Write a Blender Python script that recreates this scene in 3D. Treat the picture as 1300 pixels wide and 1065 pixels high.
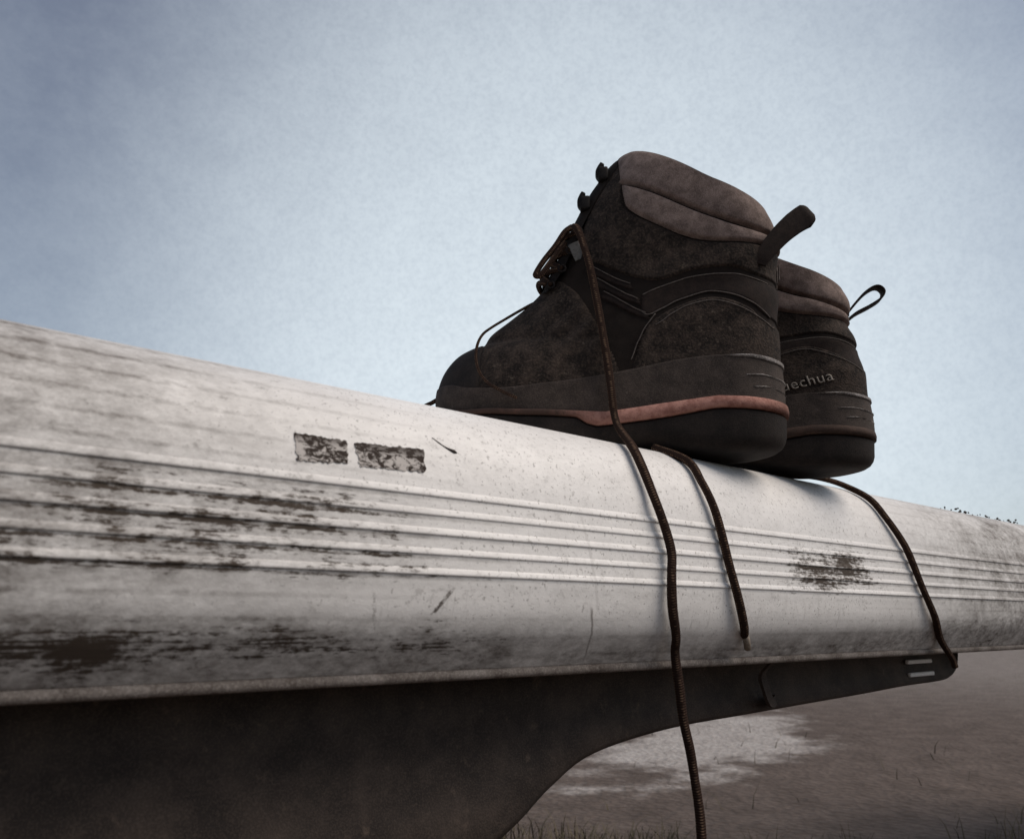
import bpy, bmesh, math, random
import numpy as np
from mathutils import Vector

# ------------------------------------------------------------------ reset
for o in list(bpy.data.objects):
    bpy.data.objects.remove(o)
SC = bpy.context.scene
COL = SC.collection
random.seed(7)
RNG = np.random.default_rng(7)
EYE = 0.45                      # camera height above the ground

# ------------------------------------------------------------------ camera
AZ, PITCH = math.radians(50.1), math.atan(303 / 1010)
cam = bpy.data.cameras.new('camera')
cam.sensor_fit = 'HORIZONTAL'
cam.sensor_width = 36
cam.lens = 36 * 1010 / 1300
cam.shift_y = -45.5 / 1300
cam.clip_start = 0.01
cam.clip_end = 5000
cam.dof.use_dof = True
cam.dof.focus_distance = 0.66
cam.dof.aperture_fstop = 14
cob = bpy.data.objects.new('camera', cam)
COL.objects.link(cob)
cob.location = (0, 0, EYE)
cob.rotation_euler = (math.pi / 2 + PITCH, 0, AZ - math.pi / 2)
SC.camera = cob

# ------------------------------------------------------------------ node helper
class S:
    """a shader socket with arithmetic"""
    def __init__(s, nt, sock): s.nt, s.k = nt, sock
    def _m(s, op, *a, clamp=False):
        n = s.nt.nodes.new('ShaderNodeMath'); n.operation = op; n.use_clamp = clamp
        for i, v in enumerate((s,) + a):
            if isinstance(v, S): s.nt.links.new(v.k, n.inputs[i])
            else: n.inputs[i].default_value = v
        return S(s.nt, n.outputs[0])
    def __add__(s, o): return s._m('ADD', o)
    __radd__ = __add__
    def __mul__(s, o): return s._m('MULTIPLY', o)
    __rmul__ = __mul__
    def __sub__(s, o): return s._m('SUBTRACT', o)
    def __rsub__(s, o): return (s * -1.0) + o
    def __truediv__(s, o): return s._m('DIVIDE', o)
    def abs(s): return s._m('ABSOLUTE')
    def max(s, o): return s._m('MAXIMUM', o)
    def min(s, o): return s._m('MINIMUM', o)
    def pow(s, o): return s._m('POWER', o)
    def clamp(s): return s._m('ADD', 0.0, clamp=True)
    def ss(s, a, b):           # smoothstep
        n = s.nt.nodes.new('ShaderNodeMapRange'); n.interpolation_type = 'SMOOTHSTEP'
        s.nt.links.new(s.k, n.inputs[0])
        n.inputs[1].default_value, n.inputs[2].default_value = a, b
        n.inputs[3].default_value, n.inputs[4].default_value = 0, 1
        return S(s.nt, n.outputs[0])

class Mat:
    def __init__(m, name):
        m.mat = bpy.data.materials.new(name); m.mat.use_nodes = True
        m.nt = m.mat.node_tree
        m.b = m.nt.nodes['Principled BSDF']
        tc = m.nt.nodes.new('ShaderNodeTexCoord')
        m.obj = tc.outputs['Object']
    def new(m, t): return m.nt.nodes.new(t)
    def xyz(m):
        n = m.new('ShaderNodeSeparateXYZ'); m.nt.links.new(m.obj, n.inputs[0])
        return [S(m.nt, n.outputs[i]) for i in range(3)]
    def vec(m, sc=(1, 1, 1), off=(0, 0, 0), rot=(0, 0, 0)):
        n = m.new('ShaderNodeMapping'); m.nt.links.new(m.obj, n.inputs[0])
        n.inputs['Scale'].default_value = sc; n.inputs['Location'].default_value = off
        n.inputs['Rotation'].default_value = rot
        return n.outputs[0]
    def noise(m, scale, detail=4, rough=0.55, sc=(1, 1, 1), off=(0, 0, 0), dist=0.0):
        n = m.new('ShaderNodeTexNoise'); m.nt.links.new(m.vec(sc, off), n.inputs['Vector'])
        n.inputs['Scale'].default_value = scale; n.inputs['Detail'].default_value = detail
        n.inputs['Roughness'].default_value = rough; n.inputs['Distortion'].default_value = dist
        return S(m.nt, n.outputs[0])
    def vor(m, scale, feature='F1', sc=(1, 1, 1)):
        n = m.new('ShaderNodeTexVoronoi'); m.nt.links.new(m.vec(sc), n.inputs['Vector'])
        n.feature = feature; n.inputs['Scale'].default_value = scale
        return S(m.nt, n.outputs[0])
    def mix(m, fac, a, b):
        n = m.new('ShaderNodeMix'); n.data_type = 'RGBA'
        if isinstance(fac, S): m.nt.links.new(fac.k, n.inputs[0])
        else: n.inputs[0].default_value = fac
        for i, v in ((6, a), (7, b)):
            if isinstance(v, tuple): n.inputs[i].default_value = v + (1,)
            else: m.nt.links.new(v, n.inputs[i])
        return n.outputs[2]
    def color(m, c):
        if isinstance(c, tuple): m.b.inputs['Base Color'].default_value = c + (1,)
        else: m.nt.links.new(c, m.b.inputs['Base Color'])
    def rough(m, r):
        if isinstance(r, S): m.nt.links.new(r.k, m.b.inputs['Roughness'])
        else: m.b.inputs['Roughness'].default_value = r
    def spec(m, v): m.b.inputs['Specular IOR Level'].default_value = v
    def bump(m, h, dist, strength=1.0):
        n = m.new('ShaderNodeBump'); n.inputs['Distance'].default_value = dist
        n.inputs['Strength'].default_value = strength
        m.nt.links.new(h.k, n.inputs['Height']); m.nt.links.new(n.outputs[0], m.b.inputs['Normal'])

# ------------------------------------------------------------------ world and sun
SUN_AZ, SUN_EL = math.radians(-52), math.radians(50)     # azimuth from +X: high, off to the right
w = bpy.data.worlds.new('World'); SC.world = w; w.use_nodes = True
nt = w.node_tree
bg = nt.nodes['Background']; bg.inputs[1].default_value = 0.10
sky = nt.nodes.new('ShaderNodeTexSky'); sky.sky_type = 'NISHITA'; sky.sun_disc = False
sky.sun_elevation = SUN_EL
sky.sun_rotation = math.pi / 2 - SUN_AZ
sky.altitude = 100; sky.air_density = 1.2; sky.dust_density = 0.7; sky.ozone_density = 1.0
tc = nt.nodes.new('ShaderNodeTexCoord')
def wnoise(scale, detail, rough, sc=(1, 1, 1), dist=0):
    mp = nt.nodes.new('ShaderNodeMapping'); mp.inputs['Scale'].default_value = sc
    nt.links.new(tc.outputs['Generated'], mp.inputs[0])
    n = nt.nodes.new('ShaderNodeTexNoise'); nt.links.new(mp.outputs[0], n.inputs['Vector'])
    n.inputs['Scale'].default_value = scale; n.inputs['Detail'].default_value = detail
    n.inputs['Roughness'].default_value = rough; n.inputs['Distortion'].default_value = dist
    return S(nt, n.outputs[0])
def wdot(az, el):
    n = nt.nodes.new('ShaderNodeVectorMath'); n.operation = 'DOT_PRODUCT'
    nt.links.new(tc.outputs['Generated'], n.inputs[0])
    n.inputs[1].default_value = (math.cos(az) * math.cos(el), math.sin(az) * math.cos(el), math.sin(el))
    return S(nt, n.outputs['Value'])
sep = nt.nodes.new('ShaderNodeSeparateXYZ'); nt.links.new(tc.outputs['Generated'], sep.inputs[0])
elev = S(nt, sep.outputs[2])
# thin cloud veil: denser towards the horizon and in one broad bank, broken into small flecks
bank = wdot(math.radians(44), math.radians(21)).ss(0.78, 1.0)
low = elev.ss(0.62, 0.02)
fleck = wnoise(150, 4, 0.85).ss(0.34, 0.60)
broad = wnoise(16, 5, 0.75, (1, 1, 1.3)).ss(0.30, 0.70)
veil = (low * 0.24 + bank * 0.66 + broad * 0.06 + 0.02) * (fleck * 0.14 + 0.86)
veil = veil.clamp()
mx = nt.nodes.new('ShaderNodeMix'); mx.data_type = 'RGBA'
nt.links.new(veil.k, mx.inputs[0])
gm = nt.nodes.new('ShaderNodeMix'); gm.data_type = 'RGBA'; gm.inputs[0].default_value = 0.72
nt.links.new(sky.outputs[0], gm.inputs[6]); gm.inputs[7].default_value = (0.92, 0.95, 1.14, 1)
nt.links.new(gm.outputs[2], mx.inputs[6]); mx.inputs[7].default_value = (5.0, 5.55, 5.9, 1)
nt.links.new(mx.outputs[2], bg.inputs[0])

sl = bpy.data.lights.new('sun', 'SUN'); sl.energy = 1.5; sl.angle = math.radians(45); sl.color = (1, 0.90, 0.79)
so = bpy.data.objects.new('sun', sl); COL.objects.link(so)
so.rotation_euler = Vector((math.cos(SUN_AZ) * math.cos(SUN_EL), math.sin(SUN_AZ) * math.cos(SUN_EL), math.sin(SUN_EL))).to_track_quat('Z', 'Y').to_euler()
so.location = (0, 0, 5)

SC.view_settings.view_transform = 'Standard'
SC.view_settings.look = 'None'
SC.view_settings.exposure = 0.74
SC.view_settings.gamma = 1.0
SC.view_settings.use_curve_mapping = False
SC.render.engine = 'CYCLES'
SC.cycles.max_bounces = 5
SC.cycles.diffuse_bounces = 3
SC.cycles.glossy_bounces = 2
SC.cycles.caustics_reflective = False
SC.cycles.caustics_refractive = False

# ------------------------------------------------------------------ object helpers
def tag(o, label=None, cat=None, group=None, kind=None):
    if label: o['label'] = label
    if cat: o['category'] = cat
    if group: o['group'] = group
    if kind: o['kind'] = kind
    return o
def empty(name, loc, rz=0):
    o = bpy.data.objects.new(name, None); COL.objects.link(o)
    o.location = loc; o.rotation_euler = (0, 0, rz); o.empty_display_size = 0.05
    return o
def mesh(name, verts, faces, mat, parent=None, smooth=True, off=None):
    verts = np.asarray(verts, float)
    if off is not None: verts = verts - np.asarray(off, float)
    me = bpy.data.meshes.new(name)
    me.from_pydata(verts.tolist(), [], faces.tolist() if isinstance(faces, np.ndarray) else [tuple(int(i) for i in f) for f in faces])
    me.update()
    if smooth: me.polygons.foreach_set('use_smooth', [True] * len(me.polygons))
    if mat: me.materials.append(mat)
    o = bpy.data.objects.new(name, me); COL.objects.link(o)
    if parent: o.parent = parent
    return o
def grid_faces(nr, nc, close=False, flip=False):
    f = []
    for i in range(nr - 1):
        for j in range(nc if close else nc - 1):
            k = (j + 1) % nc
            q = (i * nc + j, i * nc + k, (i + 1) * nc + k, (i + 1) * nc + j)
            f.append(q[::-1] if flip else q)
    return f
def catmull(pts, n=8):
    P = np.asarray(pts, float)
    if len(P) < 3: return P
    E_ = np.vstack([2 * P[0] - P[1], P, 2 * P[-1] - P[-2]])
    out = []
    for i in range(1, len(E_) - 2):
        a, b, c, d = E_[i - 1], E_[i], E_[i + 1], E_[i + 2]
        for k in range(n):
            t = k / n
            out.append(0.5 * (2 * b + (c - a) * t + (2 * a - 5 * b + 4 * c - d) * t * t + (3 * b - a - 3 * c + d) * t ** 3))
    out.append(P[-1])
    return np.array(out)
def tube_geo(path, r, n=10, caps=True, braid=False):
    P = np.asarray(path, float); m = len(P)
    R_ = np.full(m, r) if np.isscalar(r) else np.asarray(r, float)
    T = np.gradient(P, axis=0); T /= np.linalg.norm(T, axis=1)[:, None] + 1e-12
    up = np.array([0.31, 0.21, 0.93])
    V = []; u = np.cross(T[0], up); u /= np.linalg.norm(u)
    for i in range(m):
        u = u - T[i] * (u @ T[i]); u /= np.linalg.norm(u) + 1e-12
        v = np.cross(T[i], u)
        for k in range(n):
            a = 2 * math.pi * k / n
            V.append(P[i] + R_[i] * (math.cos(a) * u + math.sin(a) * v))
    F = grid_faces(m, n, True)
    if caps:
        F.append(tuple(range(n))[::-1]); F.append(tuple((m - 1) * n + k for k in range(n)))
    return V, F
def lace_mesh(path, r, parent, n=12):
    P = np.asarray(path, float)
    q = np.arange(len(P)); rr = r * (1 + .035 * np.sin(q * .21) + .03 * np.sin(q * .13 + 1))
    P = P + np.stack([np.sin(q * .17), np.sin(q * .21 + 2), np.sin(q * .13 + 4)], 1) * r * .10
    V, F = tube_geo(P, rr, n)
    V = np.array(V); m = len(P)
    d = np.concatenate([[0], np.cumsum(np.linalg.norm(np.diff(P, axis=0), axis=1))])
    V2 = np.concatenate([V.reshape(m, n, 3), V.reshape(m, n, 3)[:, :1]], 1)
    F2 = grid_faces(m, n + 1) + [tuple(range(n))[::-1], tuple((m - 1) * (n + 1) + k for k in range(n))]
    o = mesh('lace', V2.reshape(-1, 3), F2, M['lace'], parent)
    at = o.data.attributes.new('braid', 'FLOAT_VECTOR', 'POINT')
    A = np.zeros((m, n + 1, 3)); A[..., 0] = d[:, None]; A[..., 1] = np.linspace(0, 2 * math.pi, n + 1)[None]
    at.data.foreach_set('vector', A.ravel())
    return o
def join(geos):
    V, F = [], []
    for v, f in geos:
        o = len(V); V.extend([tuple(p) for p in v]); F.extend([tuple(i + o for i in q) for q in f])
    return V, F
def box_geo(c, s, bev=0.0, R=None):
    bm = bmesh.new(); bmesh.ops.create_cube(bm, size=1)
    for v in bm.verts: v.co = Vector((v.co.x * s[0], v.co.y * s[1], v.co.z * s[2]))
    if bev: bmesh.ops.bevel(bm, geom=list(bm.edges), offset=bev, segments=2, affect='EDGES', profile=0.6)
    bm.verts.index_update()
    V = np.array([v.co[:] for v in bm.verts]); F = [[v.index for v in f.verts] for f in bm.faces]; bm.free()
    if R is not None: V = V @ np.asarray(R).T
    return V + np.asarray(c), F

# ------------------------------------------------------------------ materials
def mat_plastic():
    m = Mat('weathered_white_plastic')
    x, y, z0 = m.xyz(); z = z0 - EYE
    # dirt settles in regions of its own shape along the ribs, broken by long streaks
    st = m.noise(1.0, 4, 0.70, (20, 60, 640), (0, 0, 3))
    st2 = m.noise(1.0, 4, 0.75, (150, 100, 420), (5, 0, 1))
    blot = m.noise(1.0, 3, 0.6, (22, 20, 40), (2, 0, 7))
    speck = m.noise(420, 2, 0.7)
    speck2 = m.noise(150, 4, 0.8, (0.7, 1, 1.0))
    wob = m.noise(14, 2, 0.5)
    def win(s, a, b, f): return s.ss(a - f, a + f) * (1 - s.ss(b - f, b + f))
    xr = x + (wob - 0.5) * 0.14
    zz = z + (wob - 0.5) * 0.014
    ribs = win(z, 0.017, 0.062, 0.007) * win(xr, 0.03, 0.255, 0.06)
    patch = win(zz, 0.024, 0.058, 0.012) * win(xr, 0.56, 0.68, 0.06)
    ribsR = win(z, 0.019, 0.066, 0.006) * win(xr, 0.45, 1.3, 0.08)
    low = 1 - zz.ss(-0.024, 0.010)
    lowL = win(zz, -0.016, 0.002, 0.006) * (1 - xr.ss(0.22, 0.42))
    left = 1 - x.ss(-0.04, 0.30)  # vignette darkening put into the colour at this end
    right = x.ss(0.60, 1.05)  # same painted vignette at the other end
    amt = ribs * 0.37 + patch * 0.32 + ribsR * 0.17 + low * 0.26 + lowL * 0.30 + left * 0.12 + right * 0.15
    amt = amt * (blot * 1.5 + 0.25)
    # darker brown lines just under each rib
    ph = (z - 0.0240) / 0.0100
    frac = ph._m('FRACT')
    crev = win(frac, 0.66, 0.86, 0.08) * (ribs * 0.9 + left * 0.4 + ribsR * 0.55 + 0.25)
    thr = st * 0.75 + st2 * 0.80 - 0.275
    heavy = (amt + crev * 0.10 + thr - 0.90).ss(-0.10, 0.20)
    mott = (blot * 0.5 + speck2 * 0.5 + st2 * 0.4)
    soft = (low * 0.95 + lowL * 0.35 + left * 0.95 + right * 0.95 + ribs * 0.26 + crev * 0.5 + patch * 0.2).clamp() * mott.ss(0.30, 1.0)
    run = m.noise(1.0, 3, 0.7, (230, 60, 16), (1, 4, 2)).ss(0.52, 0.74) * (0.10 + 0.35 * (1 - zz.ss(-0.02, 0.05)))
    sp = speck.ss(0.55, 0.72) * 0.5
    sp2 = speck2.ss(0.52, 0.70) * (0.30 + left * 0.5 + right * 0.45 + low * 0.35)
    def line(x0, z0_, z1_, wd, slope):
        d = (x - x0 - (z - z0_) * slope + (speck2 - 0.5) * 0.004).abs()
        return (1 - d.ss(wd * 0.3, wd)) * win(z, z1_, z0_, 0.003)
    ln = line(0.342, 0.062, 0.006, 0.0018, -0.22) * 0.22
    ln2 = line(0.349, 0.008, -0.024, 0.0014, -0.35) * 0.7
    ln3 = line(0.2005, 0.014, -0.014, 0.0018, -0.25) * (speck.ss(0.36, 0.56)) * 0.55
    ln4 = line(0.2475, 0.0165, 0.003, 0.0022, 0.85) * (speck2.ss(0.42, 0.6)) * 0.95
    film = (blot.ss(0.30, 0.75) * 0.10 + speck2.ss(0.40, 0.60) * 0.07)
    dirt_and_vignette = heavy.max(soft).max(run).max(sp).max(sp2).max(ln).max(ln2).max(ln3).max(ln4).max(film).clamp()  # real dirt together with the vignette painted at both ends
    tint = st
    brown = m.mix(tint, (0.100, 0.074, 0.055), (0.028, 0.020, 0.0145))
    m.color(m.mix(dirt_and_vignette, (0.86, 0.83, 0.80), brown))
    m.rough(dirt_and_vignette * 0.4 + 0.42)
    m.spec(0.35)
    m.bump(speck2, 0.0006, 0.5)
    return m.mat
def mat_dusty(name, a, b, rough=0.8, sc=60, scuff=None, bump=0.0006, fine=900, spec=0.25):
    m = Mat(name)
    n = m.noise(sc, 6, 0.65); f = m.noise(fine, 3, 0.6)
    fac = (n.ss(0.3, 0.72) * 0.70 + f.ss(0.42, 0.68) * 0.50 - 0.1).clamp()
    c = m.mix(fac, a, b)
    if scuff:
        g = m.noise(sc * 2.3, 8, 0.75, (1, 1, 1), (3, 1, 2)).ss(0.57, 0.72)
        c = m.mix(g * scuff[1], c, scuff[0])
    m.color(c); m.rough(rough); m.spec(spec)
    m.bump(n * 0.7 + f * 0.7, bump, 0.9)
    return m.mat
def mat_stripe():
    m = Mat('rust_red_foam'); x, y, z = m.xyz()
    n = m.noise(130, 5, 0.7); f = m.noise(700, 2, 0.6)
    c = m.mix(n.ss(0.3, 0.7), (0.27, 0.120, 0.092), (0.55, 0.285, 0.225))
    worn = (x.ss(0.125, 0.185).max((1 - x.ss(-0.010, 0.022)) * 0.6) * 1.0 + (n - 0.52) * 0.9 + f.ss(0.5, 0.75) * 0.25).clamp()
    m.color(m.mix(worn, c, (0.060, 0.036, 0.028))); m.rough(0.85); m.spec(0.2); m.bump(n + f, 0.0006, 0.8)
    return m.mat
def mat_sticker():
    m = Mat('worn_dark_sticker')
    n = m.noise(330, 6, 0.66, (0.55, 1, 1.0), (1, 0, 2), 1.2); e = m.noise(90, 4, 0.6)
    x, y, z = m.xyz()
    worn = (n * 0.72 + e * 0.35).ss(0.49, 0.60)
    worn = worn * (1 - (z - EYE).ss(0.081, 0.0865) * 0.75)
    m.color(m.mix(worn, (0.032, 0.021, 0.016), (0.50, 0.46, 0.43)))
    m.rough(0.75); m.bump(n, 0.0004, 0.6); m.spec(0.2)
    return m.mat
def mat_ground():
    m = Mat('pale_gravel')
    x, y, z = m.xyz()
    n = m.noise(7.0, 5, 0.7); p = m.vor(45); f = m.noise(70, 4, 0.7); g = m.noise(2.6, 5, 0.65, off=(3.1, 0.4, 0))
    shaded_soil = m.mix((n.ss(0.3, 0.7) * 0.6 + p * 0.4).clamp(), (0.150, 0.117, 0.101), (0.066, 0.050, 0.042))  # brown soil with the shade under the vehicle painted in
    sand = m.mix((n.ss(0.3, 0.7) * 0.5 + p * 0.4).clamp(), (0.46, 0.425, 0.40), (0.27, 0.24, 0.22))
    # pale patch left free of the painted shade
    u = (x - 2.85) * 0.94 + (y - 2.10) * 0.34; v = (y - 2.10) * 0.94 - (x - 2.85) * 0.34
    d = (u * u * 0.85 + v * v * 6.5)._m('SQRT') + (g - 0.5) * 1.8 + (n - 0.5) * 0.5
    pale_patch = 1 - d.ss(0.55, 1.0)
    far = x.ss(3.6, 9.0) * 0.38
    c = m.mix(pale_patch.max(far), shaded_soil, sand)
    c = m.mix(f.ss(0.45, 0.7) * 0.6, c, (0.075, 0.058, 0.049))
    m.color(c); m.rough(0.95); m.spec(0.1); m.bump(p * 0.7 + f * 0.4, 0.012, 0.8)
    return m.mat
def mat_lace():
    m = Mat('braided_lace')
    # woven braid: two opposed spirals of stitches, pale flecks on some of them
    at = m.new('ShaderNodeAttribute'); at.attribute_name = 'braid'
    sp_ = m.new('ShaderNodeSeparateXYZ'); m.nt.links.new(at.outputs['Vector'], sp_.inputs[0])
    al, th = S(m.nt, sp_.outputs[0]), S(m.nt, sp_.outputs[1])
    a1 = (al * 1900.0 + th * 2.0)._m('SINE'); a2 = (al * 1900.0 - th * 2.0)._m('SINE')
    w_ = a1 * a2
    f = m.noise(260, 2, 0.5)
    fleck = w_.ss(0.35, 0.8) * f.ss(0.38, 0.58)
    m.color(m.mix(fleck * 0.55, (0.034, 0.020, 0.015), (0.30, 0.19, 0.12)))
    v = w_
    m.rough(0.95); m.spec(0.08); m.bump(v * 1.0, 0.0004, 0.7)
    return m.mat
def mat_metal(name, c, rough):
    m = Mat(name); n = m.noise(300, 4, 0.6)
    m.color(m.mix(n.ss(0.4, 0.7) * 0.5, c, tuple(v * 0.35 for v in c))); m.b.inputs['Metallic'].default_value = 0.7
    m.rough(n * 0.3 + rough)
    return m.mat

M = dict(
    plastic=mat_plastic(),
    sticker=mat_sticker(),
    lip=mat_dusty('grimy_plastic_edge', (0.115, 0.092, 0.078), (0.34, 0.30, 0.27), 0.8, 45, ((0.035, 0.026, 0.02), 0.8)),
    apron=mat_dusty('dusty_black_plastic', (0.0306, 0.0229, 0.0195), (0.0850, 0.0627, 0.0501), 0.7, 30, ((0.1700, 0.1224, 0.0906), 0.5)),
    steel=mat_metal('dull_steel', (0.16, 0.15, 0.14), 0.5),
    hookmetal=mat_metal('dark_hook_metal', (0.022, 0.018, 0.017), 0.6),
    pale=mat_dusty('pale_reflector', (0.85, 0.82, 0.79), (0.70, 0.66, 0.63), 0.6, 200),
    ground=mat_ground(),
    suede=mat_dusty('dark_brown_suede', (0.0110, 0.0074, 0.0058), (0.0700, 0.0490, 0.0375), 0.92, 75, ((0.2000, 0.1540, 0.1180), 0.60), 0.0016, 520),
    textile=mat_dusty('black_brown_textile', (0.0101, 0.0066, 0.0051), (0.0194, 0.0127, 0.0096), 0.95, 110, None, 0.0005, 1300),
    collar=mat_dusty('taupe_padded_fabric', (0.1224, 0.0888, 0.0759), (0.2880, 0.2141, 0.1866), 0.95, 120, ((0.0504, 0.0339, 0.0277), 0.5), 0.0005, 1100),
    rand=mat_dusty('grey_brown_rubber', (0.0299, 0.0209, 0.0165), (0.0760, 0.0554, 0.0447), 0.75, 70, ((0.1498, 0.1148, 0.0972), 0.45)),
    scuff=mat_dusty('scuffed_rubber_edge', (0.09, 0.077, 0.070), (0.42, 0.38, 0.36), 0.75, 90, ((0.03, 0.024, 0.02), 0.9)),
    stripe=mat_stripe(),
    stripe2=mat_dusty('faded_rust_foam', (0.042, 0.026, 0.020), (0.088, 0.052, 0.038), 0.85, 130, ((0.035, 0.022, 0.018), 0.6)),
    outsole=mat_dusty('black_outsole_rubber', (0.0111, 0.0080, 0.0066), (0.0316, 0.0225, 0.0186), 0.8, 60, ((0.0558, 0.0419, 0.0334), 0.4)),
    thread=mat_dusty('pale_thread', (0.10, 0.085, 0.078), (0.20, 0.17, 0.15), 0.9, 300),
    thread_dark=mat_dusty('dull_thread', (0.075, 0.062, 0.055), (0.15, 0.125, 0.11), 0.9, 300),
    strap=mat_dusty('black_webbing', (0.0126, 0.0078, 0.0065), (0.0324, 0.0203, 0.0158), 0.9, 160, None, 0.0006, 1400),
    lace=mat_lace(),
    aglet=mat_dusty('pale_aglet', (0.22, 0.18, 0.14), (0.36, 0.30, 0.24), 0.5, 300),
    print=mat_dusty('grey_print', (0.27, 0.235, 0.20), (0.36, 0.315, 0.27), 0.8, 40),
    grass=mat_dusty('dry_grass', (0.060, 0.050, 0.032), (0.16, 0.13, 0.085), 0.9, 4),
)

# ------------------------------------------------------------------ ground
def make_ground():
    n = 90
    ax = np.concatenate([-np.geomspace(3000, 0.05, n), [0], np.geomspace(0.05, 3000, n)])
    X, Y = np.meshgrid(ax, ax, indexing='ij')
    Z = 0.012 * np.sin(X * 1.3 + 0.4) * np.cos(Y * 1.1) * np.exp(-(X ** 2 + Y ** 2) / 900)
    V = np.stack([X, Y, Z], -1).reshape(-1, 3)
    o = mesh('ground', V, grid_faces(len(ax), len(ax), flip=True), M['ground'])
    tag(o, kind='structure')
make_ground()

# ------------------------------------------------------------------ bumper beam
PROF = np.array([(.70, .1275), (.47, .1275), (.41, .1275), (.395, .1268), (.385, .1243), (.375, .119), (.365, .1115), (.357, .102), (.351, .0905), (.347, .078),
                 (.3445, .0645), (.3425, .044), (.342, .024), (.343, .015), (.345, .005), (.349, -.005), (.355, -.013), (.361, -.02), (.3650, -.0245)])
X0, X1 = -0.75, 2.6
BASE = (0.0, 0.5, 0.0)
def smooth_profile():
    P = catmull(PROF[2:], 6)
    return np.vstack([PROF[:2], P])
def make_bumper():
    b = empty('bumper', BASE)
    tag(b, 'long white ribbed plastic bumper streaked with brown dirt under the boots', 'bumper')
    P = smooth_profile()
    # underside and hidden back close the section
    back = np.array([(.372, -.0245), (.378, -.020), (.60, -.020), (.68, -.004), (.715, .03), (.725, .09), (.718, .118)])
    ring = np.vstack([P, back])
    xs = np.linspace(X0, X1, 120)
    V = np.array([(x, p[0], p[1] + EYE) for x in xs for p in ring])
    n = len(ring); F = grid_faces(len(xs), n, True, True)
    F.append(tuple(range(n))); F.append(tuple((len(xs) - 1) * n + k for k in range(n))[::-1])
    mesh('shell', V, F, M['plastic'], b, True, BASE)
    # five moulded ribs, each a rounded step: full above, cut in below
    zs = [0.0640, 0.0540, 0.0440, 0.0340, 0.0240]
    for i, zc in enumerate(zs):
        yc = np.interp(zc, PROF[::-1, 1][:-2], PROF[::-1, 0][:-2])
        sec = [(yc + .0010, .0036), (yc - .0001, .0024), (yc - .0005, .0013), (yc - .0008, .0004), (yc - .0010, -.0004), (yc - .0009, -.0009), (yc - .0004, -.0012), (yc + .0012, -.0014)]
        sec = np.array([(a, zc + c) for a, c in sec])
        xs2 = np.linspace(X0 + .004, X1 - .004, 60)
        V = np.array([(x, a, c + EYE) for x in xs2 for a, c in sec]); k = len(sec)
        F = grid_faces(len(xs2), k, True, True)
        F.append(tuple(range(k))); F.append(tuple((len(xs2) - 1) * k + j for j in range(k))[::-1])
        mesh('rib', V, F, M['plastic'], b, True, BASE)
    # rolled lower lip
    p = np.array([(x, .3668, -.0268 + EYE) for x in np.linspace(X0 + .002, X1 - .002, 40)])
    mesh('lip', *tube_geo(p, .0030, 12), M['lip'], b, True, BASE)
    # dark panel hanging behind the lip, its left end deepened to fill in the shade there
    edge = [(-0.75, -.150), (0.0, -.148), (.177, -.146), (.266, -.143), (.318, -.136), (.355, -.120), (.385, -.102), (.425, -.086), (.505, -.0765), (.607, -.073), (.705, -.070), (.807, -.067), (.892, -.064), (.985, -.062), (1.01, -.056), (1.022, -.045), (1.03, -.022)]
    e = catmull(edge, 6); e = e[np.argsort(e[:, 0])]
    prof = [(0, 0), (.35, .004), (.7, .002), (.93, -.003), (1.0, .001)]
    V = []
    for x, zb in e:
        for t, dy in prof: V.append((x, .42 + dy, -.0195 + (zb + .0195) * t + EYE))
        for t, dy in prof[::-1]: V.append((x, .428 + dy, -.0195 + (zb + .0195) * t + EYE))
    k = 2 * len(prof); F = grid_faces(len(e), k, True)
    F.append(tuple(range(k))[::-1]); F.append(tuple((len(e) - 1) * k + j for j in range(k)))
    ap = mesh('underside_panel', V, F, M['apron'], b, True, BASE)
    for (xa, za) in ((.9275, -.0405), (.9295, -.0535)):
        g = box_geo((xa, .4190, za + EYE), (.057, .004, .0042), .0012)
        s = mesh('reflector_strip', *g, M['pale'], ap, False, BASE)
    # bracket strap hooked below the lip
    path = catmull([(.600, .385, -.0185), (.602, .388, -.030), (.6044, .40, -.0403), (.6104, .402, -.0527), (.618, .404, -.0622), (.628, .408, -.0640), (.640, .414, -.0630)], 5)
    V = []
    for i, q in enumerate(path):
        t = np.gradient(path, axis=0)[i]; t /= np.linalg.norm(t)
        wv = np.cross(t, (0, 1, 0)); wv /= np.linalg.norm(wv)
        for sy, sw in ((0, -1), (0, 1), (1, 1), (1, -1)):
            V.append(q + wv * sw * .0040 + np.array([0, .003, 0]) * sy + np.array([0, 0, EYE]))
    F = grid_faces(len(path), 4, True); F.append((0, 1, 2, 3)); F.append(tuple((len(path) - 1) * 4 + j for j in range(4)))
    mesh('bracket', V, F, M['apron'], b, False, BASE)
    # legs that carry the beam
    for xp in (-0.6, 2.45):
        g = join([box_geo((xp, .55, .205), (.07, .10, .415), .006), box_geo((xp, .55, .008), (.16, .2, .016), .003),
                  box_geo((xp, .55, .418), (.14, .2, .022), .003)])
        mesh('support_post', *g, M['steel'], b, False, BASE)
    # two worn sticker remains on the smooth upper face
    PS = P[2:][::-1]
    def on_face(x, z):
        y = np.interp(z, PS[:, 1], PS[:, 0]); dz = .001
        y2 = np.interp(z + dz, PS[:, 1], PS[:, 0]); nrm = np.array([0, -dz, (y2 - y)]); nrm /= np.linalg.norm(nrm)
        return np.array([x, y, z]), nrm
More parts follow.
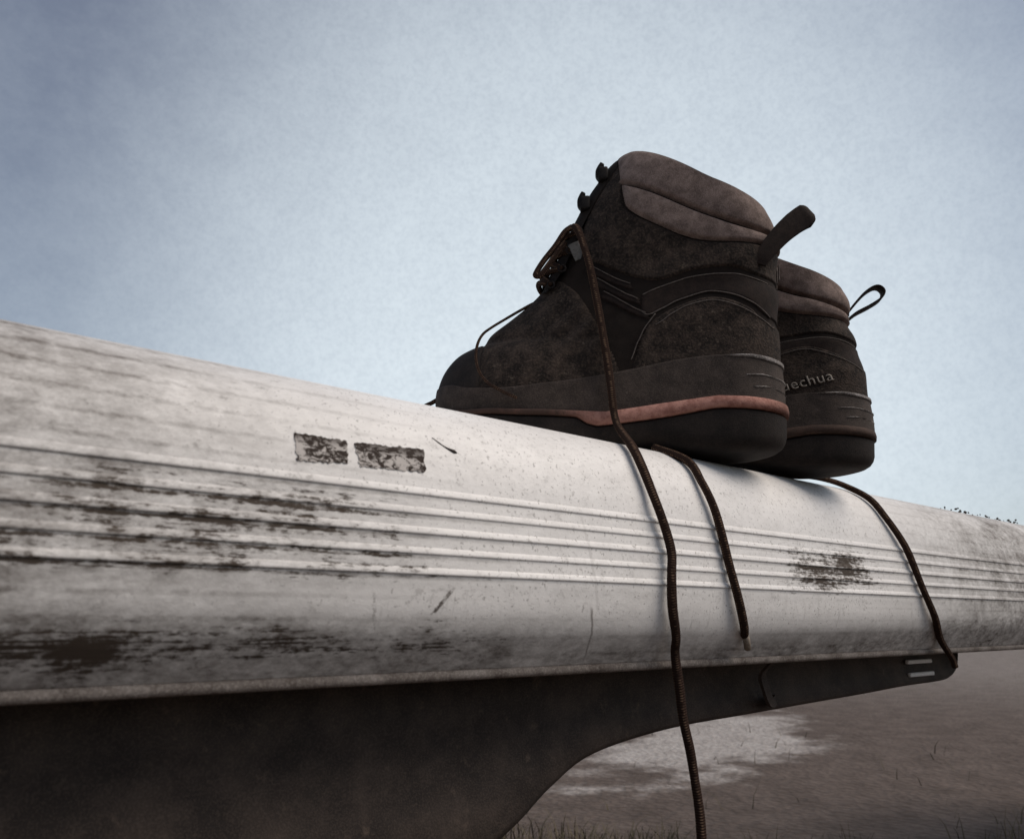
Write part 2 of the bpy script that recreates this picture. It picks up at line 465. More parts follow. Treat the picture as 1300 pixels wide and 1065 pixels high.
    for q in ([(.1571, .0862), (.1850, .0864), (.1844, .0744), (.1580, .0722)], [(.1893, .0860), (.2309, .0882), (.2304, .0753), (.1912, .0738)]):
        nu, nv = 28, 12; top = []; bot = []
        for j in range(nv + 1):
            for i in range(nu + 1):
                u, v = i / nu, j / nv
                a = np.array(q[0]) * (1 - u) + np.array(q[1]) * u; c = np.array(q[3]) * (1 - u) + np.array(q[2]) * u
                s = a * (1 - v) + c * v
                if i in (0, nu): s[0] += RNG.normal() * .0004
                if j in (0, nv): s[1] += RNG.normal() * .00035
                p0, nn = on_face(*s)
                top.append(p0 + nn * .0005); bot.append(p0 - nn * .0008)
        V = np.array(top + bot) + np.array([0, 0, EYE]); n1 = len(top)
        F = grid_faces(nv + 1, nu + 1); F += [tuple(k + n1 for k in f[::-1]) for f in F]
        rim = [j for j in range(nu + 1)] + [j * (nu + 1) + nu for j in range(1, nv + 1)] + [nv * (nu + 1) + i for i in range(nu - 1, -1, -1)] + [j * (nu + 1) for j in range(nv - 1, 0, -1)]
        for a_, b_ in zip(rim, rim[1:] + rim[:1]): F.append((a_, a_ + n1, b_ + n1, b_))
        mesh('worn_sticker', V, F, M['sticker'], b, False, BASE)
    # scratch with a torn end near the stickers
    pts = []
    for t in np.linspace(0, 1, 9):
        p0, nn = on_face(.2389 + t * .0146, .0965 - t * .0069 - .0012 * math.sin(t * 3)); pts.append(p0 + nn * .0001 + np.array([0, 0, EYE]))
    mesh('scratch', *tube_geo(pts, [.0002, .0003, .0004, .0003, .0004, .0006, .0009, .0011, .0003], 6), M['apron'], b, True, BASE)
    return b
make_bumper()

# ------------------------------------------------------------------ boots
FRONT = [(.266, .026), (.276, .042), (.278, .058), (.273, .075), (.263, .088), (.252, .0945), (.242, .0975), (.2365, .101), (.231, .109), (.215, .121), (.200, .133), (.187, .146), (.176, .161), (.167, .180),
         (.158, .201), (.149, .219), (.140, .236), (.132, .248), (.125, .259), (.117, .267), (.110, .270)]
BACK = [(-.006, .026), (-.008, .05), (-.008, .073), (-.009, .1), (-.011, .13), (-.013, .16), (-.014, .178), (-.011, .194), (-.006, .205)]
NT, NS = 340, 170
def foot_w(l):
    return np.interp(l, [-.02, .0, .03, .07, .11, .15, .19, .225, .255, .28], [.035, .036, .0375, .0365, .0365, .041, .0465, .047, .043, .040])
def centre(l):
    return np.interp(l, [0, .1, .18, .24, .28], [0, .001, .0005, -.004, -.008])
class BootSurf:
    def __init__(s, mirror, hs=1.0, back=None):
        s.mir = -1 if mirror else 1; s.hs = hs
        fp = catmull(FRONT, 10); bp = catmull(back or BACK, 10)
        fp = fp * (1, 1); fp[:, 1] = .026 + (fp[:, 1] - .026) * np.where(fp[:, 1] > .1, hs, 1) if hs != 1 else fp[:, 1]
        d = np.concatenate([[0], np.cumsum(np.linalg.norm(np.diff(fp, axis=0), axis=1))]); d /= d[-1]
        t = np.linspace(0, 1, NT)
        lf, hf = np.interp(t, d, fp[:, 0]), np.interp(t, d, fp[:, 1])
        hf = np.maximum.accumulate(hf + 1e-5 * np.arange(NT))
        hb0, hb1 = bp[0, 1], bp[-1, 1]
        hb = hb0 + (hf - hf[0]) / (hf[-1] - hf[0]) * (hb1 - hb0)
        lb = np.interp(hb, bp[:, 1], bp[:, 0])
        s.t, s.lf, s.hf, s.lb, s.hb = t, lf, hf, lb, hb
        # closed rings: side +1 from back to front, then side -1 from front to back
        v = (1 - np.cos(np.pi * np.arange(NS + 1) / NS)) / 2
        V = np.concatenate([v, v[-2:0:-1]]); side = np.concatenate([np.ones(NS + 1), -np.ones(NS - 1)])
        s.nc = len(V)
        L = lb[:, None] + (lf - lb)[:, None] * V[None]
        arch = np.sin(np.pi * V)[None] * (-.003 * np.clip((t - .6) / .4, 0, 1))[:, None]
        Hh = hb[:, None] + (hf - hb)[:, None] * V[None] + arch
        W = s.halfw(L, Hh, lb[:, None], lf[:, None], hf[:, None])
        s.L, s.H = L, Hh; s.side = np.broadcast_to(side, L.shape)
        Wy = W * side[None] + centre(L) * np.clip(1 - (Hh - .06) / .08, 0, 1)
        s.P = np.stack([L, Wy * s.mir, Hh], -1)
        du = np.roll(s.P, -1, 1) - np.roll(s.P, 1, 1); dv = np.gradient(s.P, axis=0)
        N = np.cross(du, dv); N /= np.linalg.norm(N, axis=2)[..., None] + 1e-12
        mid = s.P.mean(1, keepdims=True); sg = np.sign(((s.P - mid) * N).sum(2).mean())
        s.flip = sg < 0
        out = s.P - mid; out[..., 2] = 0
        fl = np.sign((out * N).sum(2)); N = N * np.where(np.abs((out * N).sum(2)) > 1e-6, fl, sg)[..., None]
        s.N = N
        # soft creases and sag of used leather
        cr = (.0010 * np.sin(L * 260 + Hh * 190 + 1.3 * np.sin(Hh * 60)) * np.exp(-((L - .155) / .035) ** 2 - ((Hh - .10) / .035) ** 2)
              + .0012 * np.sin(Hh * 150 + L * 45 + side[None]) * np.exp(-((Hh - .15) / .05) ** 2) * np.clip((.13 - L) / .05, 0, 1))
        s.P = s.P + s.N * cr[..., None]
    def halfw(s, L, Hh, lb, lf, hf):
        shaft = np.interp(Hh, [.1, .14, .18, .22, .29], [.0365, .0355, .037, .040, .043])
        k = np.clip((Hh - .05) / .075, 0, 1); k = k * k * (3 - 2 * k)
        A = foot_w(L) * (1 - k) + shaft * k
        rb = np.interp(Hh, [.03, .1, .28], [.045, .040, .050])
        rf = np.interp(hf, [.026, .06, .085, .10, .13, .18, .28], [.075, .08, .10, .13, .11, .075, .060])
        rf = np.minimum(rf, (lf - lb) - .02)
        br = np.sqrt(np.clip(1 - (1 - np.clip((L - lb) / rb, 0, 1)) ** 2, 0, 1))
        fr = np.clip(1 - (1 - np.clip((lf - L) / rf, 0, 1)) ** 2.2, 0, 1) ** .55
        return A * br * fr
    def near(s, l, h, side):
        """surface point and normal for a side-view position"""
        d = (s.L - l) ** 2 + (s.H - h) ** 2 + (s.side != side) * 1.0
        i, j = np.unravel_index(np.argmin(d), d.shape)
        return s.P[i, j].copy(), s.N[i, j].copy()
def poly_sd(L, H, poly):
    """signed distance to a polygon in the side view, positive inside"""
    P = np.asarray(poly, float); x, y = L.ravel(), H.ravel()
    best = np.full(x.shape, 1e9); ins = np.zeros(x.shape, bool)
    for (ax, ay), (bx, by) in zip(P, np.roll(P, -1, 0)):
        ex, ey = bx - ax, by - ay
        t = np.clip(((x - ax) * ex + (y - ay) * ey) / (ex * ex + ey * ey + 1e-15), 0, 1)
        best = np.minimum(best, (x - ax - ex * t) ** 2 + (y - ay - ey * t) ** 2)
        c = (ay > y) != (by > y)
        ins ^= c & (x < (bx - ax) * (y - ay) / (by - ay + 1e-15) + ax)
    return (np.sqrt(best) * np.where(ins, 1, -1)).reshape(L.shape)
def smooth_poly(poly, n=5): 
    P = np.vstack([poly, poly[:1]]); return catmull(P, n)[:-1]
def panel(B, name, poly, thick, edge, mat, parent, puff=0.0, puff_w=.02, only=None):
    sd = poly_sd(B.L, B.H, poly)
    if only is not None: sd = np.where(B.side == only, sd, -1)
    k = np.clip(sd / edge, -.6, 1); disp = np.where(k > 0, thick * np.sin(k.clip(0, 1) * np.pi / 2), k * .0015)
    if puff: disp = disp + puff * np.sqrt(np.clip(1 - (1 - np.clip(sd / puff_w, 0, 1)) ** 2, 0, 1))
    keep = sd > -edge * .5
    nr, nc = sd.shape
    kn = np.roll(keep, -1, 1)
    I, J = np.nonzero(keep[:-1] & kn[:-1] & keep[1:] & kn[1:])
    J2 = (J + 1) % nc
    Q = np.stack([I * nc + J, I * nc + J2, (I + 1) * nc + J2, (I + 1) * nc + J], 1)
    if B.flip: Q = Q[:, ::-1]
    u, inv = np.unique(Q, return_inverse=True)
    V = (B.P + B.N * disp[..., None]).reshape(-1, 3)[u]; F = inv.reshape(-1, 4)
    return mesh(name, V, F, mat, parent)
def seam(B, pts, side, mat, parent, name='stitching', r=.0007, lift=.0016, n=10, dashed=True):
    c = catmull(pts, n); geos = []; W = []
    for l, h in c:
        p, nn = B.near(l, h, side); W.append(p + nn * lift)
    W = np.array(W)
    k = np.ones(3) / 3
    for _ in range(2): W[1:-1] = (W[:-2] + W[1:-1] + W[2:]) / 3
    mesh(name, *tube_geo(W, r, 5), mat, parent)
def sole_outline(B, l0=-.011, l1=.283, grow=.003, n=60):
    """closed plan outline of the sole"""
    th = (1 - np.cos(np.pi * np.arange(n + 1) / n)) / 2
    l = l0 + (l1 - l0) * th
    br = np.sqrt(np.clip(1 - (1 - np.clip((l - l0) / .046, 0, 1)) ** 2, 0, 1)); fr = np.clip(1 - (1 - np.clip((l1 - l) / .075, 0, 1)) ** 2.2, 0, 1) ** .55
    wv = (foot_w(l) + grow - .0018 * np.clip((.07 - l) / .05, 0, 1)) * br * fr
    up = np.stack([l, wv + centre(l)], 1); dn = np.stack([l, -wv + centre(l)], 1)[-2:0:-1]
    o = np.vstack([up, dn]); o[:, 1] *= B.mir
    return o
SB = lambda l: np.interp(l, [-.01, .05, .08, .10, .13, .15, .20, .24, .283], [.0, .0, .003, .006, .004, .0, .0, .006, .022]) + .004 * np.clip((.022 - l) / .034, 0, 1) ** 1.5           # bottom
ST0 = lambda l: np.interp(l, [-.01, .05, .087, .137, .148, .160, .205, .25, .283], [.030, .032, .0255, .019, .018, .0255, .0275, .032, .040])  # stripe bottom
ST1 = lambda l: np.interp(l, [-.01, .05, .1, .137, .155, .205, .25, .283], [.0395, .042, .0355, .0300, .0305, .0325, .036, .044])             # stripe top
def layer(B, name, levels, mat, parent, cap_bottom=False, cap_top=False):
    """levels: list of (grow, height function)"""
    V = []; n = None
    for g, hf in levels:
        o = sole_outline(B, -.0095 - g, .283 + g, .003 + g); n = len(o)
        for l, wy in o: V.append((l, wy, float(hf(l))))
    flip = B.mir < 0
    F = grid_faces(len(levels), n, True, not flip)
    def cap(base, up):
        h = n // 2; f = []
        for k in range(h):
            a, b_, c, d = k, k + 1, (n - k - 1) % n, (n - k) % n
            q = [a, b_, c, d] if k > 0 else [0, 1, n - 1]
            if k == h - 1: q = [a, b_, d]
            q = [base + i for i in dict.fromkeys(q)]
            if len(q) >= 3: f.append(tuple(q))
        return f
    if cap_bottom: F += cap(0, False)
    if cap_top: F += cap((len(levels) - 1) * n, True)
    o = mesh(name, V, F, mat, parent)
    bm = bmesh.new(); bm.from_mesh(o.data); bmesh.ops.recalc_face_normals(bm, faces=bm.faces); bm.to_mesh(o.data); bm.free()
    o.data.polygons.foreach_set('use_smooth', [True] * len(o.data.polygons))
    return o
def ribbon(path, wdir, width, th):
    """flat strap along a path; wdir per point or one vector"""
    P = np.asarray(path, float); T = np.gradient(P, axis=0); T /= np.linalg.norm(T, axis=1)[:, None]
    V = []
    for i, p in enumerate(P):
        wv = np.asarray(wdir[i] if np.ndim(wdir) == 2 else wdir, float); wv = wv - T[i] * (wv @ T[i]); wv /= np.linalg.norm(wv)
        nn = np.cross(T[i], wv); ww = width[i] if np.ndim(width) else width
        for a, c in ((-1, -.35), (-.85, -1), (.85, -1), (1, -.35), (1, .35), (.85, 1), (-.85, 1), (-1, .35)):
            V.append(p + wv * a * ww / 2 + nn * c * th / 2)
    F = grid_faces(len(P), 8, True); F.append(tuple(range(8))[::-1]); F.append(tuple((len(P) - 1) * 8 + k for k in range(8)))
    return V, F

def make_boot(loc, az, mirror, label, stripe_mat, hs=1.0, back=None, near=True):
    t = empty('hiking_boot', (loc[0], loc[1], loc[2] + EYE), az)
    tag(t, label, 'boot', 'pair of hiking boots on the bumper')
    B = BootSurf(mirror, hs, back)
    f2 = lambda h: .026 + (h - .026) * hs if h > .1 else h
    S2 = lambda pl: [(l, f2(h)) for l, h in pl]
    cs = -1 if mirror else 1                                  # side of the surface that faces the camera
    # main upper with inner lining
    V = B.P.reshape(-1, 3); F = grid_faces(NT, B.nc, True, B.flip)
    mesh('upper', V, F, M['textile'], t)
    rings = []
    ctr = B.P[-1].mean(0)
    for k, (off, dz) in enumerate(((0.0, 0.0), (.003, .003), (.008, .0035), (.012, 0.0), (.013, -.02), (.013, -.07), (.013, -.13))):
        R_ = B.P[-1].copy(); dv = ctr - R_; dv[:, 2] = 0; ln = np.linalg.norm(dv, axis=1)[:, None] + 1e-9
        R_ = R_ + dv / ln * np.minimum(off, ln * .9); R_[:, 2] += dz; rings.append(R_)
    Vl = np.array(rings).reshape(-1, 3)
    Fl = grid_faces(len(rings), B.nc, True, B.flip); Fl.append(tuple((len(rings) - 1) * B.nc + k for k in range(B.nc)))
    mesh('lining', Vl, Fl, M['collar'], t)
    # sole unit
    layer(B, 'outsole', [(-.016, lambda l: SB(l)), (-.0085, lambda l: SB(l) + .0008), (-.0045, lambda l: SB(l) + .0030), (-.0020, lambda l: SB(l) + .0065), (-.0006, lambda l: min(SB(l) + .011, ST0(l) - .004)), (.0006, lambda l: ST0(l) - .0022), (.0006, lambda l: ST0(l) - .0014), (-.0012, lambda l: ST0(l) - .0006), (-.003, lambda l: ST0(l) + .001)], M['outsole'], t, True, True)
    layer(B, 'midsole_stripe', [(-.003, lambda l: ST0(l) + .0004), (.0026, lambda l: ST0(l) + .0008), (.0032, lambda l: (ST0(l) + ST1(l)) / 2), (.0026, lambda l: ST1(l) - .0006), (-.003, lambda l: ST1(l) + .0006)], stripe_mat, t, False, True)
    # rubber rand round the foot
    top = [(-.06, .074), (.0, .074), (.035, .0765), (.066, .075), (.097, .070), (.135, .062), (.179, .055), (.217, .052), (.245, .056), (.268, .064), (.31, .066)]
    panel(B, 'rand', catmull(top, 4).tolist() + [(.31, .040)] + [(l, float(ST1(l)) - .003) for l in (.28, .25, .205, .155, .137, .1, .05, -.01)] + [(-.06, .0365)], .0030, .0018, M['rand'], t)
    def band(h0, h1, l1, m, nm, th):
        up = [(-.06, h1), (.0, h1), (l1 * .5, h1 + .0012), (l1 * .8, h1 + .0004), (l1 * 1.15, h1 - .0012)]; dn = [(l1 * .8, h1 - .0022), (l1 * .5, (h0 + h1) / 2 - .0002), (l1 * .3, h0 + .0010), (.0, h0), (-.06, h0)]
        panel(B, nm, up + dn, th, .0012, m, t)
    band(.0700, .0752, .044, M['scuff'], 'heel_ridge', .0042)
    band(.0570, .0595, .030, M['scuff'], 'heel_ridge', .0040)
    band(.0480, .0500, .024, M['scuff'], 'heel_ridge', .0040)
    # toe cap, vamp, heel counter
    panel(B, 'toe_cap', [(.2365, .040), (.2365, .0985), (.245, .12), (.31, .12), (.31, .04)], .0020, .002, M['outsole'], t)
    panel(B, 'vamp', [(.238, .045), (.2375, .109), (.232, .125), (.20, .150), (.181, .158), (.170, .153), (.156, .137), (.146, .117), (.137, .097), (.129, .078), (.122, .055), (.122, .04)], .0016, .002, M['suede'], t)
    hc = catmull([(-.06, .103), (.0, .106), (.019, .117), (.047, .1265), (.076, .119), (.098, .105), (.108, .088), (.113, .07), (.116, .05)], 5).tolist()
    panel(B, 'heel_counter', hc + [(.116, .035), (-.06, .035)], .0020, .002, M['suede'], t)
    # wavy ankle band between two seams
    b1 = [(-.06, .140), (.0, .1405), (.029, .1465), (.061, .1445), (.088, .1365), (.104, .130)]
    b2 = [(.106, .116), (.098, .1125), (.076, .1235), (.047, .1315), (.019, .1225), (.0, .111), (-.06, .108)]
    panel(B, 'ankle_band', S2(catmull(b1, 5).tolist() + catmull(b2, 5).tolist()), .0013, .0015, M['strap'], t)
    # ankle panel below the collar
    a1 = catmull([(-.06, .145), (.0, .1455), (.029, .1525), (.061, .1505), (.091, .1425), (.119, .151), (.148, .169)], 5).tolist()
    a2 = [(.154, .186), (.146, .214), (.136, .236), (.128, .254), (.122, .270), (.116, .285), (.112, .285)] + catmull([(.114, .255), (.1155, .221), (.112, .208), (.091, .193), (.059, .178), (.015, .1735), (-.06, .174)], 5).tolist()
    panel(B, 'ankle_panel', S2(a1 + a2), .0018, .002, M['suede'], t)
    # padded collar in two tubes
    cl = catmull([(.120, .2375), (.1125, .2345), (.077, .215), (.045, .1985), (.007, .1865), (-.06, .182)], 5).tolist()
    cb = catmull([(-.06, .1755), (.015, .1750), (.059, .1795), (.091, .1945), (.1105, .2095), (.1145, .222), (.1155, .238)], 5).tolist()
    off = lambda pl, d: [(l, h + d) for l, h in pl]
    panel(B, 'collar_panel', S2(off(cl, -.0008)[1:] + cb), .0025, .0025, M['collar'], t, .0025, .012)
    panel(B, 'collar_roll', S2(off(cl, .0008)[1:] + [(-.06, .36), (.1165, .36), (.1165, .240)]), .0030, .0025, M['collar'], t, .0032, .014)
    # webbing straps between ankle and vamp, with stitch lines
    for side in (1, -1):
        for d in (0, .014, .027):
            pl = [(.148 - d * .45, .164 - d), (.126 - d * .45, .1485 - d), (.112 - d * .45, .141 - d), (.110 - d * .45, .134 - d), (.126 - d * .45, .1410 - d), (.150 - d * .45, .1565 - d)]
            panel(B, 'side_strap', S2(pl), .0014, .0012, M['strap'], t, only=side)
            seam(B, S2([(.146 - d * .45, .1625 - d), (.126 - d * .45, .1475 - d), (.113 - d * .45, .1405 - d)]), side, M['thread_dark'], t, r=.00045, lift=.0017)
        seam(B, S2(b1[1:]), side, M['thread_dark'], t, r=.0006, lift=.0010)
        seam(B, S2(b2[:-1]), side, M['thread_dark'], t, r=.0006, lift=.0010)
        seam(B, [(.0, .1015), (.02, .113), (.047, .1225), (.074, .1155), (.094, .102)], side, M['thread_dark'], t, r=.0005, lift=.0022)
        seam(B, S2([(.115, .073), (.106, .096), (.094, .112)]), side, M['thread_dark'], t, r=.0005, lift=.0022)
    # tongue: a padded strip up the front
    c = np.stack([B.lf, B.hf], 1); i0 = int(np.argmin(np.abs(B.hf - f2(.146)))); rows = []
    idx = list(range(i0, NT, 3)) + [NT - 1]
    for i in idx:
        pf = np.array([B.lf[i], 0, B.hf[i]]); rows.append(pf)
    rows = np.array(rows); tg = np.gradient(rows, axis=0); tg /= np.linalg.norm(tg, axis=1)[:, None]
    nrm = np.stack([tg[:, 2], 0 * tg[:, 0], -tg[:, 0]], 1)
    V = []; K = 13
    for i, p in enumerate(rows):
        s_ = min(1, i / 6) * (1 if i < len(rows) - 3 else .7)
        for k in range(K):
            a = -1 + 2 * k / (K - 1)
            V.append(p + np.array([0, a * .021, 0]) + nrm[i] * (.0048 * s_ * (1 - a * a) ** .5 - .007 * a * a))
    mesh('tongue', V, grid_faces(len(rows), K, False, False), M['textile'], t)
    # lacing across the tongue
    def fpt(h, a, lift):
        h = f2(h); i = int(np.argmin(np.abs(B.hf - h))); i = min(max(i, 2), NT - 3)
        d = np.array([B.lf[i + 2] - B.lf[i - 2], 0, B.hf[i + 2] - B.hf[i - 2]]); d /= np.linalg.norm(d); nn = np.array([d[2], 0, -d[0]])
        return np.array([B.lf[i], 0, B.hf[i]]) + np.array([0, a * .021, 0]) + nn * (lift + .0048 * (1 - a * a) ** .5 - .007 * a * a)
    hts = [.152, .166, .182, .200]
    for h in hts:
        for a in (-1, 1):
            p = fpt(h, a, .001)
            g = tube_geo([p + np.array([.003 * math.cos(q), .0006 * a, .003 * math.sin(q)]) for q in np.linspace(0, 2 * math.pi, 13)], .0010, 6, False)
            mesh('eyelet', *g, M['hookmetal'], t)
    for h0, h1 in zip(hts[:-1], hts[1:]):
        for a in (-1, 1):
            pts = [fpt(h0, a, .001), fpt(h0 + (h1 - h0) * .25, a * .55, .0028), fpt(h0 + (h1 - h0) * .5, 0, .0034 + .0015 * a), fpt(h0 + (h1 - h0) * .75, -a * .55, .0028), fpt(h1, -a, .001)]
            lace_mesh(catmull(pts, 5), .0024, t)
    lace_mesh(catmull([fpt(hts[0], a, .0035) for a in (-1, -.5, 0, .5, 1)], 4), .0024, t)
    # open hooks high on the shaft
    for h, sc in ((.226, 1.0), (.254, 1.0)):
        for a in (-1, 1):
            p = fpt(h, a * .8, .0015); q = fpt(h + .006, a * .8, .0015); u = q - p; u /= np.linalg.norm(u)
            nn = np.array([u[2], 0, -u[0]])
            pts = catmull([p - u * .004, p + nn * .003 - u * .0035, p + nn * .0060 - u * .001, p + nn * .0068 + u * .004, p + nn * .0066 + u * .0085], 4)
            g = join([ribbon(pts, (0, 1, 0), .009, .0040), box_geo(p + nn * .001, (.009, .011, .013), .002)])
            mesh('lace_hook', *g, M['hookmetal'], t)
    return t, B, fpt

A1, A2 = math.radians(135), math.radians(132)
H1 = np.array([.569, .348, .1275]); H2 = np.array([.690, .3361, .1275])
boot1, B1, fpt1 = make_boot(H1, A1, False, 'near dark brown hiking boot with bright rust stripe and lace hanging down its side', M['stripe'])
BACK2 = [(-.008, .026), (-.009, .05), (-.008, .073), (-.008, .1), (-.005, .13), (.0, .15), (.001, .160), (.002, .178), (.006, .194)]
boot2, B2, fpt2 = make_boot(H2, A2, True, 'far dark brown hiking boot, half hidden behind the other boot, with lettering at its heel', M['stripe2'], .90, BACK2)
boot2.scale = (1, 1, .86)

def to_local(pts, H, a, kz=1.0):
    P = np.asarray(pts, float) - H; P[:, 2] /= kz; c, s = math.cos(a), math.sin(a)
    return np.stack([P[:, 0] * c + P[:, 1] * s, -P[:, 0] * s + P[:, 1] * c, P[:, 2]], 1)
def off_beam(pts, d=.0030):
    """lift points that lie on the beam's face by the lace radius"""
    PS = smooth_profile()[1:]
    out = []
    for x, y, z in pts:
        k = np.argmin((PS[:, 0] - y) ** 2 + (PS[:, 1] - z) ** 2); k = min(max(k, 1), len(PS) - 2)
        tg = PS[k + 1] - PS[k - 1]; tg /= np.linalg.norm(tg); nn = np.array([tg[1], -tg[0]])
        if nn[0] > 0 and nn[1] <= 0: nn = -nn
        nn = nn if nn @ (PS[k] - np.array([.5, .05])) > 0 else -nn
        out.append((x, PS[k, 0] + nn[0] * d, PS[k, 1] + nn[1] * d))
    return out
# ---- near boot: lace falling over its side and the beam
side = [(.158, .200, .026), (.1545, .193, .034), (.150, .172, .040), (.145, .150, .0425), (.139, .112, .0445), (.1355, .078, .0475), (.1325, .047, .0515), (.1290, .018, .0540)]
side = [(l, w, h) for l, h, w in side]
face = off_beam([(.4091, .3622, .1082), (.4066, .3477, .0802), (.4123, .3443, .0621), (.4159, .3425, .0444), (.4142, .3421, .0293), (.416, .3436, .0121), (.425, .349, -.0049)], .0058)
face += [(.4345, .3535, -.0200), (.4405, .3555, -.0420), (.4440, .357, -.0614), (.4487, .357, -.0806), (.452, .357, -.0948), (.4547, .357, -.1157), (.4546, .357, -.1400)]
path = np.vstack([np.array(side), to_local(face, H1, A1)])
lace_mesh(catmull(path, 12), .0031, boot1)
# loose bow loop in front and a strand over the toe cap
loop = [(.160, .020, .203), (.166, .024, .196), (.174, .027, .182), (.184, .029, .168), (.190, .030, .158), (.1915, .031, .153), (.187, .031, .1535), (.180, .030, .163), (.172, .028, .176), (.166, .025, .186)]
lace_mesh(catmull(loop, 6), .0026, boot1)
strand = [(.184, .006, .139), (.193, .007, .1385), (.206, .009, .1310), (.219, .012, .1220), (.230, .018, .1125), (.2365, .027, .1030), (.2395, .036, .0910), (.2395, .0435, .077), (.236, .0480, .064), (.229, .0505, .054), (.219, .0525, .047), (.206, .0535, .040)]
lace_mesh(catmull(strand, 6), .0012, boot1)
# metal plate that turns the lace
p, nn = B1.near(.1545, .178, 1)
R_ = np.array([[.92, 0, .38], [0, 1, 0], [-.38, 0, .92]])
mesh('lace_plate', *box_geo(p + nn * .0022, (.010, .002, .017), .0008, R_), M['steel'], boot1, False)
# lace end coming out under the near boot, with its pale tip
f2_ = [(.470, .392, .1295)] + off_beam([(.4722, .3658, .1121), (.4695, .353, .0943), (.4725, .3465, .0752), (.4766, .3434, .0531), (.4804, .3423, .037), (.4877, .3429, .0158), (.4993, .3474, -.0011)], .0045)
f2_ += [(.5085, .3495, -.0090)]
tail = to_local(f2_, H1, A1)
lace_mesh(catmull(tail, 10), .0030, boot1)
ag = to_local([(.5075, .3490, -.0080), (.5115, .3505, -.0125), (.5150, .3525, -.0180)], H1, A1)
mesh('lace_tip', *tube_geo(ag, .0026, 10), M['aglet'], boot1)
# far boot: lace over the beam on the right
f3 = [(.640, .400, .1300), (.668, .388, .1303), (.6990, .3840, .1300), (.7330, .3800, .1262)] + off_beam([(.7396, .3624, .1084), (.7436, .3515, .0914), (.7559, .3455, .07), (.7651, .3431, .0503), (.7762, .3422, .0315), (.7981, .3446, .0071)], .0045)
f3 += [(.8330, .3530, -.0150), (.8620, .3570, -.0330), (.870, .3580, -.042)]
lace_mesh(catmull(to_local(f3, H2, A2, .86), 10), .0031, boot2)
lace_mesh(catmull([(.262, -.002, .054), (.276, -.003, .0565), (.284, -.004, .0535), (.294, -.006, .0490), (.304, -.010, .040), (.310, -.014, .026)], 6), .0018, boot1)
# ---- heel loops
pr, nr_ = B1.near(.004, .164, 1); r0 = pr + nr_ * .0035
pts = catmull([r0 + (.004, -.001, -.008), r0, (-.014, r0[1] - .001, .182), (-.030, r0[1] - .003, .196), (-.0385, r0[1] - .004, .2020), (-.0415, r0[1] - .0065, .2040), (-.0385, r0[1] - .009, .2020), (-.030, r0[1] - .010, .196), (-.016, r0[1] - .009, .184), (-.004, r0[1] - .009, .172)], 14)
wid = np.interp(np.arange(len(pts)) / len(pts), [0, .12, .30, .42, .48, .52, .555, .59, .62, .70, .88, 1], [.010, .0140, .0195, .0195, .0155, .0095, .0055, .0095, .0155, .0195, .0130, .007])
mesh('heel_loop', *ribbon(pts, (.62, .10, .78), wid, .0022), M['strap'], boot1)
pts = catmull([(.000, 0, .170), (-.004, 0, .178), (-.018, 0, .196), (-.028, 0, .204), (-.034, 0, .204), (-.037, 0, .198), (-.033, 0, .190), (-.022, 0, .182), (-.010, 0, .175), (.000, 0, .166)], 6)
mesh('heel_loop', *ribbon(pts, (0, 1, 0), .013, .0020), M['strap'], boot2)
for sd in (-.004, .003):       # bar tack below the near loop
    q = []
    for h in np.linspace(.150, .166, 6):
        i = int(np.argmin(np.abs(B1.hb - h))); q.append((B1.lb[i] - .0024, sd + .004, h))
    mesh('stitching', *tube_geo(q, .0006, 5), M['thread'], boot1)
# ---- lettering on the heel of the far boot
def lettering(txt, B, side, l0, h0, size, tilt, parent, mat):
    cu = bpy.data.curves.new('lettering', 'FONT'); cu.body = txt; cu.size = size; cu.resolution_u = 4; cu.space_character = 1.08
    cu.offset = -size * .004
    to = bpy.data.objects.new('lettering_tmp', cu); COL.objects.link(to)
    dg = bpy.context.evaluated_depsgraph_get(); dg.update()
    me = bpy.data.meshes.new_from_object(to.evaluated_get(dg))
    bpy.data.objects.remove(to)
    bm = bmesh.new(); bm.from_mesh(me)
    bmesh.ops.triangulate(bm, faces=bm.faces)
    bmesh.ops.subdivide_edges(bm, edges=[e for e in bm.edges if e.calc_length() > size * .12], cuts=1)
    r = bmesh.ops.extrude_face_region(bm, geom=list(bm.faces))
    ex = {v for v in r['geom'] if isinstance(v, bmesh.types.BMVert)}
    sd = (B.side == side)
    Lm, Hm, Pm, Nm = B.L[sd], B.H[sd], B.P[sd], B.N[sd]
    ct, st = math.cos(tilt), math.sin(tilt)
    for v in bm.verts:
        u, w_ = v.co.x * ct - v.co.y * st, v.co.x * st + v.co.y * ct
        l, h = l0 - u, h0 + w_
        k = int(np.argmin((Lm - l) ** 2 + (Hm - h) ** 2)); n_ = Nm[k]
        p = np.array([l, Pm[k][1] - ((l - Pm[k][0]) * n_[0] + (h - Pm[k][2]) * n_[2]) / n_[1], h])
        v.co = Vector(p + n_ * (.0036 if v in ex else .0012))
    bmesh.ops.recalc_face_normals(bm, faces=bm.faces)
    bm.to_mesh(me); bm.free(); me.materials.clear(); me.materials.append(mat); me.name = 'lettering'
    o = bpy.data.objects.new('lettering', me); COL.objects.link(o); o.parent = parent
lettering('Quechua', B2, -1, .084, .0745, .0150, math.radians(13), boot2, M['print'])

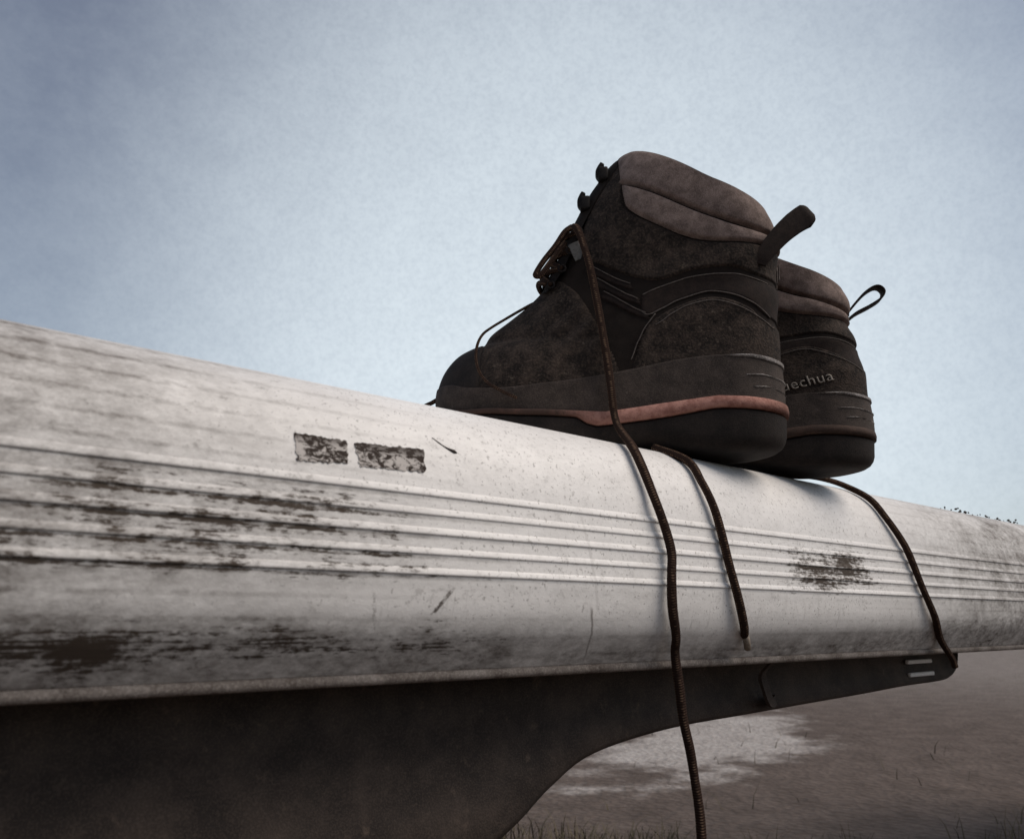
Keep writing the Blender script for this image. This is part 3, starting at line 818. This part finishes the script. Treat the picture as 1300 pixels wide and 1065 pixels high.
# ------------------------------------------------------------------ crumbs of dirt on the bumper's top edge
def make_debris():
    geos = []
    spots = [(.990, .003, 3), (1.008, .003, 4), (1.045, .008, 13), (1.085, .003, 3), (1.12, .004, 3), (1.17, .008, 10), (1.20, .006, 6)]
    for x, r, n in spots:
        for _ in range(n):
            px, py = x + RNG.normal() * r, .392 + RNG.normal() * .004
            rad = RNG.uniform(.0007, .0018)
            bm = bmesh.new(); bmesh.ops.create_icosphere(bm, subdivisions=1, radius=rad)
            for v in bm.verts: v.co *= 1 + RNG.normal() * .22
            bm.verts.index_update()
            V = np.array([v.co[:] for v in bm.verts]) + (px, py, .1275 + EYE + rad * .5 + max(0, RNG.normal() * .0010))
            F = [[v.index for v in f.verts] for f in bm.faces]; bm.free(); geos.append((V, F))
    o = mesh('debris', *join(geos), M['apron'], None, False)
    tag(o, 'small dark crumbs of dirt along the top edge of the bumper', 'debris', kind='stuff')
make_debris()

# ------------------------------------------------------------------ dry grass in front of the pale patch
def make_grass():
    V, F = [], []
    def blade(x, y, h, a, lean, wd):
        i = len(V); dx, dy = math.cos(a), math.sin(a); px, py = -dy, dx
        for k, t in enumerate((0, .5, 1)):
            cx, cy, cz = x + dx * lean * t * t, y + dy * lean * t * t, h * t * (1 - .15 * t)
            w_ = wd * (1 - t * .85)
            V.append((cx - px * w_, cy - py * w_, cz)); V.append((cx + px * w_, cy + py * w_, cz))
        F.append((i, i + 1, i + 3, i + 2)); F.append((i + 2, i + 3, i + 5, i + 4))
    n = 0
    while n < 22000:
        x, y = RNG.uniform(-.6, 3.2), RNG.uniform(.5, 3.4)
        # verge edge wanders between near grass and the pale patch
        e = 1.80 + .22 * math.sin(x * 2.1 + .6) + .12 * math.sin(x * 6.3) - .62 * max(0, x - .5)
        if y > e + RNG.normal() * .10: 
            if RNG.random() > .003: continue
        cl = .5 + .5 * math.sin(x * 17 + 3 * math.sin(y * 9)) * math.sin(y * 14 + x * 3)
        if RNG.random() > .25 + .75 * cl: continue
        blade(x, y, RNG.uniform(.02, .05) + .05 * cl * RNG.random(), RNG.uniform(0, 6.28), RNG.uniform(.01, .07), RNG.uniform(.0010, .0024)); n += 1
    o = mesh('grass', V, F, M['grass'])
    tag(o, 'dry brown grass growing on the ground below the bumper', 'grass', kind='stuff')
make_grass()
